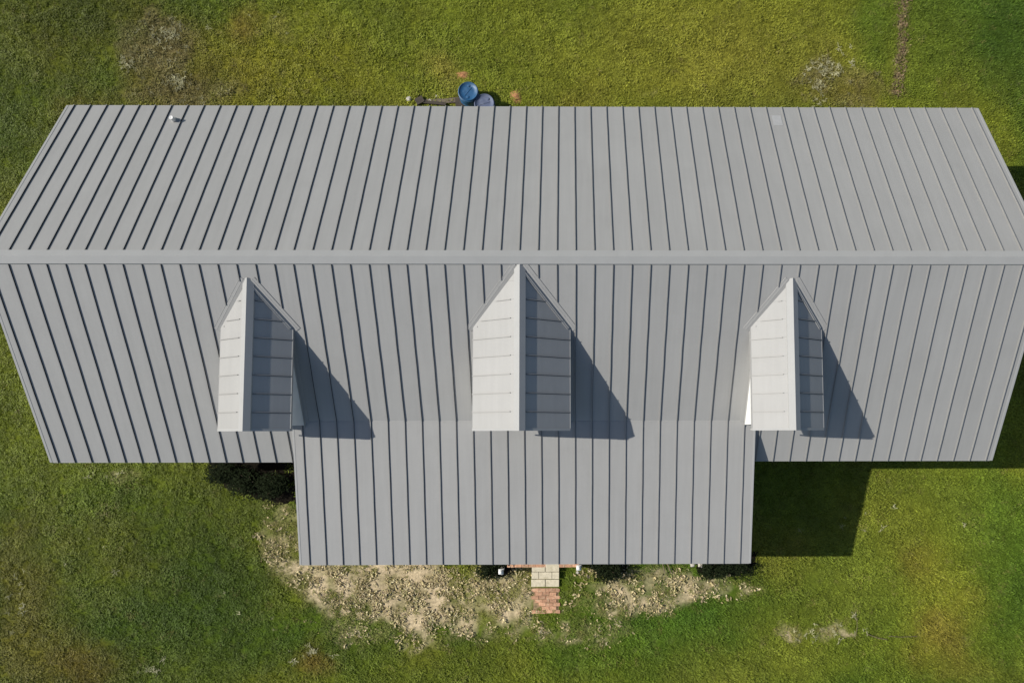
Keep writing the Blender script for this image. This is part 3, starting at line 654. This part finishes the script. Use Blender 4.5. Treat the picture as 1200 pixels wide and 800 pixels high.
keep = ok & (rs.rand(N) < np.clip(r_*.5-.04, 0, 1)*np.clip((pn-.42)*5, 0, 1)*(lx < at(905, 700).x))
lx, ly = lx[keep], ly[keep]; n_ = len(lx)
pal = np.array([(.54, .47, .26), (.46, .38, .18), (.62, .56, .35), (.40, .33, .14), (.33, .33, .10), (.52, .42, .27)])
lt = (pal[rs.randint(0, 6, n_)]*.5+.5*np.array((.50, .42, .25)))*rs.uniform(.88, 1.1, n_)[:, None]
o = points_object('leaf_litter', np.stack([lx, ly, (fbm(lx, ly, 1.6, 12)-.5)*.03+.012], -1), lt, np.stack([rs.normal(0, .3, n_), rs.normal(0, .3, n_), rs.uniform(0, 6.28, n_)], -1), rs.uniform(.6, 1.45, n_), leaves)
tag(o, 'tan dead leaves and dry clippings scattered on bare soil before the porch', 'leaf litter', kind='stuff')
N = 6000; tx = rs.uniform(at(1035, 50).x, at(1080, 50).x, N); ty = rs.uniform(at(1050, 112).y, at(1050, -20).y, N); kk = rs.rand(N) < track(tx, ty)*.35
tx, ty = tx[kk], ty[kk]; pt_ = np.array([(.20, .14, .075), (.26, .20, .11), (.15, .11, .06), (.22, .19, .08)])[rs.randint(0, 4, len(tx))]
o = points_object('trampled_straw', np.stack([tx, ty, np.full(len(tx), .012)], -1), pt_, np.stack([rs.normal(0, .3, len(tx)), rs.normal(0, .3, len(tx)), rs.uniform(0, 6.28, len(tx))], -1), rs.uniform(.5, 1.2, len(tx)), leaves)
tag(o, 'brown trampled straw along the bare strip behind the house', 'straw', kind='stuff')
# dead weeds: curled pale stalks over the brown patches behind the house, and here and there on the lawn
def stalk(seed):
    r = random.Random(seed); mb = MB(); sh = []
    for i in range(5):
        P = Vector((r.uniform(-.08, .08), r.uniform(-.08, .08), .0)); a = r.uniform(0, 6.28)
        for k in range(3):
            Q = P+Vector((math.cos(a)*.06, math.sin(a)*.06, r.uniform(-.005, .03))); b0 = len(mb.v); mb.tube(P, Q, .011, .008, 4); sh += [1+.2*r.uniform(-1, 1)]*(len(mb.v)-b0); P = Q; a += r.uniform(-.9, .9)
    return with_shade(mb.mesh('stalk', M_leaf), sh)
stalks = collection_of('dead_stalk', [stalk(i) for i in range(7)])
wxs, wys, wts, wss = [], [], [], []
N = 40000; x = rs.uniform(-18, 18, N); y = rs.uniform(4.3, 12, N); wv = weeds(x, y); pn = fbm(x, y, .5, 313, 3)
k_ = rs.rand(N) < wv*np.clip((pn-.38)*3, 0, 1)
wxs.append(x[k_]); wys.append(y[k_]); palw = np.array([(.17, .14, .045), (.22, .19, .07), (.33, .31, .17), (.09, .08, .03)]); wts.append(palw[rs.randint(0, 4, k_.sum())]*rs.uniform(.7, 1.2, k_.sum())[:, None]*.9)
for u, v, ru, rv, n2 in ((200, 42, 22, 12, 30), (150, 72, 6, 8, 16), (210, 95, 8, 8, 24), (966, 80, 24, 8, 45), (958, 108, 8, 12, 16), (985, 60, 20, 8, 4), (22, 700, 14, 45, 12), (960, 743, 40, 10, 18), (1000, 722, 5, 4, 4), (180, 778, 24, 16, 10), (145, 655, 50, 20, 4), (363, 765, 20, 8, 12), (315, 25, 40, 14, 4), (282, 710, 40, 20, 4), (120, 555, 30, 6, 5), (1130, 610, 8, 5, 1), (1000, 640, 60, 40, 7)):
    P = at(u, v); xx = rs.normal(P.x, ru/60, n2); yy = rs.normal(P.y, rv/60, n2); wxs.append(xx); wys.append(yy); wts.append(np.array((.46, .44, .26))*rs.uniform(.6, 1.15, n2)[:, None])
x = np.concatenate(wxs); y = np.concatenate(wys); n_ = len(x)
o = points_object('dead_weeds', np.stack([x, y, np.full(n_, .04)], -1), np.concatenate(wts), np.stack([rs.normal(0, .2, n_), rs.normal(0, .2, n_), rs.uniform(0, 6.28, n_)], -1), rs.uniform(.25, .65, n_), stalks)
tag(o, 'tangled dead brown and pale weed stalks in patches on the lawn', 'weeds', kind='stuff')

# ---------------------------------------------------------------- shrubs beside and before the porch, on dark mulch
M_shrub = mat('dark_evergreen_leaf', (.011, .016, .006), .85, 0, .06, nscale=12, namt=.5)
def shrub(u, v, rx, ry, h, label, seed, nl=1500):
    P = at(u, v); r = random.Random(seed); t_ = tag(empty('shrub', P), label, 'shrub', 'dark evergreen shrubs along the front')
    mb = MB()
    for i in range(7):
        a = r.uniform(0, 6.28); mb.tube((0, 0, -.03), (rx*.6*math.cos(a), ry*.6*math.sin(a), h*r.uniform(.5, .85)), .016, .006, 6)
    mb.build('stem', M_stem, t_)
    V, Fs = [], []; cl = [(r.uniform(-.7, .7)*rx, r.uniform(-.7, .7)*ry, h*r.uniform(.2, .8), r.uniform(.18, .34)) for _ in range(16)]
    for i in range(nl):
        c = cl[r.randrange(16)]; d = Vector((r.gauss(0, 1), r.gauss(0, 1), r.gauss(0, 1))).normalized()*c[3]*r.random()**.4
        q_ = Vector((c[0], c[1], c[2]))+d
        if q_.z < .01: q_.z = .01+r.random()*.05
        a = r.uniform(0, 6.28); L_ = r.uniform(.02, .045); e1 = Vector((math.cos(a), math.sin(a), r.uniform(-.6, .8)))*L_; e2 = Vector((-math.sin(a), math.cos(a), r.uniform(-.4, .4)))*L_*.42
        b0 = len(V); V += [q_-e1, q_+e2, q_+e1, q_-e2]; Fs.append((b0, b0+1, b0+2, b0+3))
    obj('foliage', mesh('foliage', V, Fs, M_shrub), t_)
def bed(pts, label):
    c = sum((at(*q_) for q_ in pts), Vector())/len(pts); ring = []
    n = len(pts)
    for i in range(n):
        a, b = at(*pts[i]), at(*pts[(i+1) % n])
        for k in range(6): q_ = a.lerp(b, k/6)+Vector((rnd.uniform(-.05, .05), rnd.uniform(-.05, .05), 0)); ring.append(q_)
    vs_ = [(0, 0, .03)]+[(q_.x-c.x, q_.y-c.y, .022) for q_ in ring]+[((q_.x-c.x)*1.04, (q_.y-c.y)*1.04, -.03) for q_ in ring]; m_ = len(ring)
    fs_ = [(0, 1+i, 1+(i+1) % m_) for i in range(m_)]+[(1+i, 1+m_+i, 1+m_+(i+1) % m_, 1+(i+1) % m_) for i in range(m_)]
    me = mesh('mulch_bed', vs_, fs_, M_mulch); bm = bmesh.new(); bm.from_mesh(me); bmesh.ops.recalc_face_normals(bm, faces=bm.faces); bm.to_mesh(me); bm.free()
    return tag(obj('mulch_bed', me, None, (c.x, c.y, 0)), label, kind='structure')
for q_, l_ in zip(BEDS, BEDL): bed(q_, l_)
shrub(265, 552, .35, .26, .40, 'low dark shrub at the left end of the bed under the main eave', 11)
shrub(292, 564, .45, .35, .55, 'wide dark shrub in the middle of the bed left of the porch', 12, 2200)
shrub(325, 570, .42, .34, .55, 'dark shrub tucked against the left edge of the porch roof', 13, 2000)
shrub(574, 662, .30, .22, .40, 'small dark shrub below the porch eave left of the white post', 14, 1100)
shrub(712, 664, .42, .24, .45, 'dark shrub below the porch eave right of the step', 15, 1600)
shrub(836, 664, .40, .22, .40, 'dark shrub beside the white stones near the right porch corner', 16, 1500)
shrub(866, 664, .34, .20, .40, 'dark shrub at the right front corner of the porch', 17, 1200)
# fallen sticks
def stick(pts, r, label):
    b0 = at(*pts[0]); mb = MB()
    for (a, b) in zip(pts[:-1], pts[1:]): A, Bq = at(*a), at(*b); mb.tube((A.x-b0.x, A.y-b0.y, .07), (Bq.x-b0.x, Bq.y-b0.y, .09), r, r*.75, 6)
    tag(mb.build('stick', M_stem, None, (b0.x, b0.y, 0)), label, 'stick', 'fallen sticks on the lawn')
stick([(776, 658), (777, 665), (779, 671)], .014, 'dark stick leaning left of its twin below the porch eave')
stick([(781, 658), (784, 665), (786, 671)], .016, 'thicker dark stick right of its twin below the porch eave')
stick([(1016, 742), (1027, 746), (1038, 748)], .010, 'short stick lying right of the pale soil patch')
stick([(1040, 744), (1056, 745), (1073, 744)], .007, 'long thin stick lying far right of the pale soil patch')
stick([(1003, 722), (1003, 735), (1001, 745)], .007, 'upright-lying thin stick across the pale soil patch')
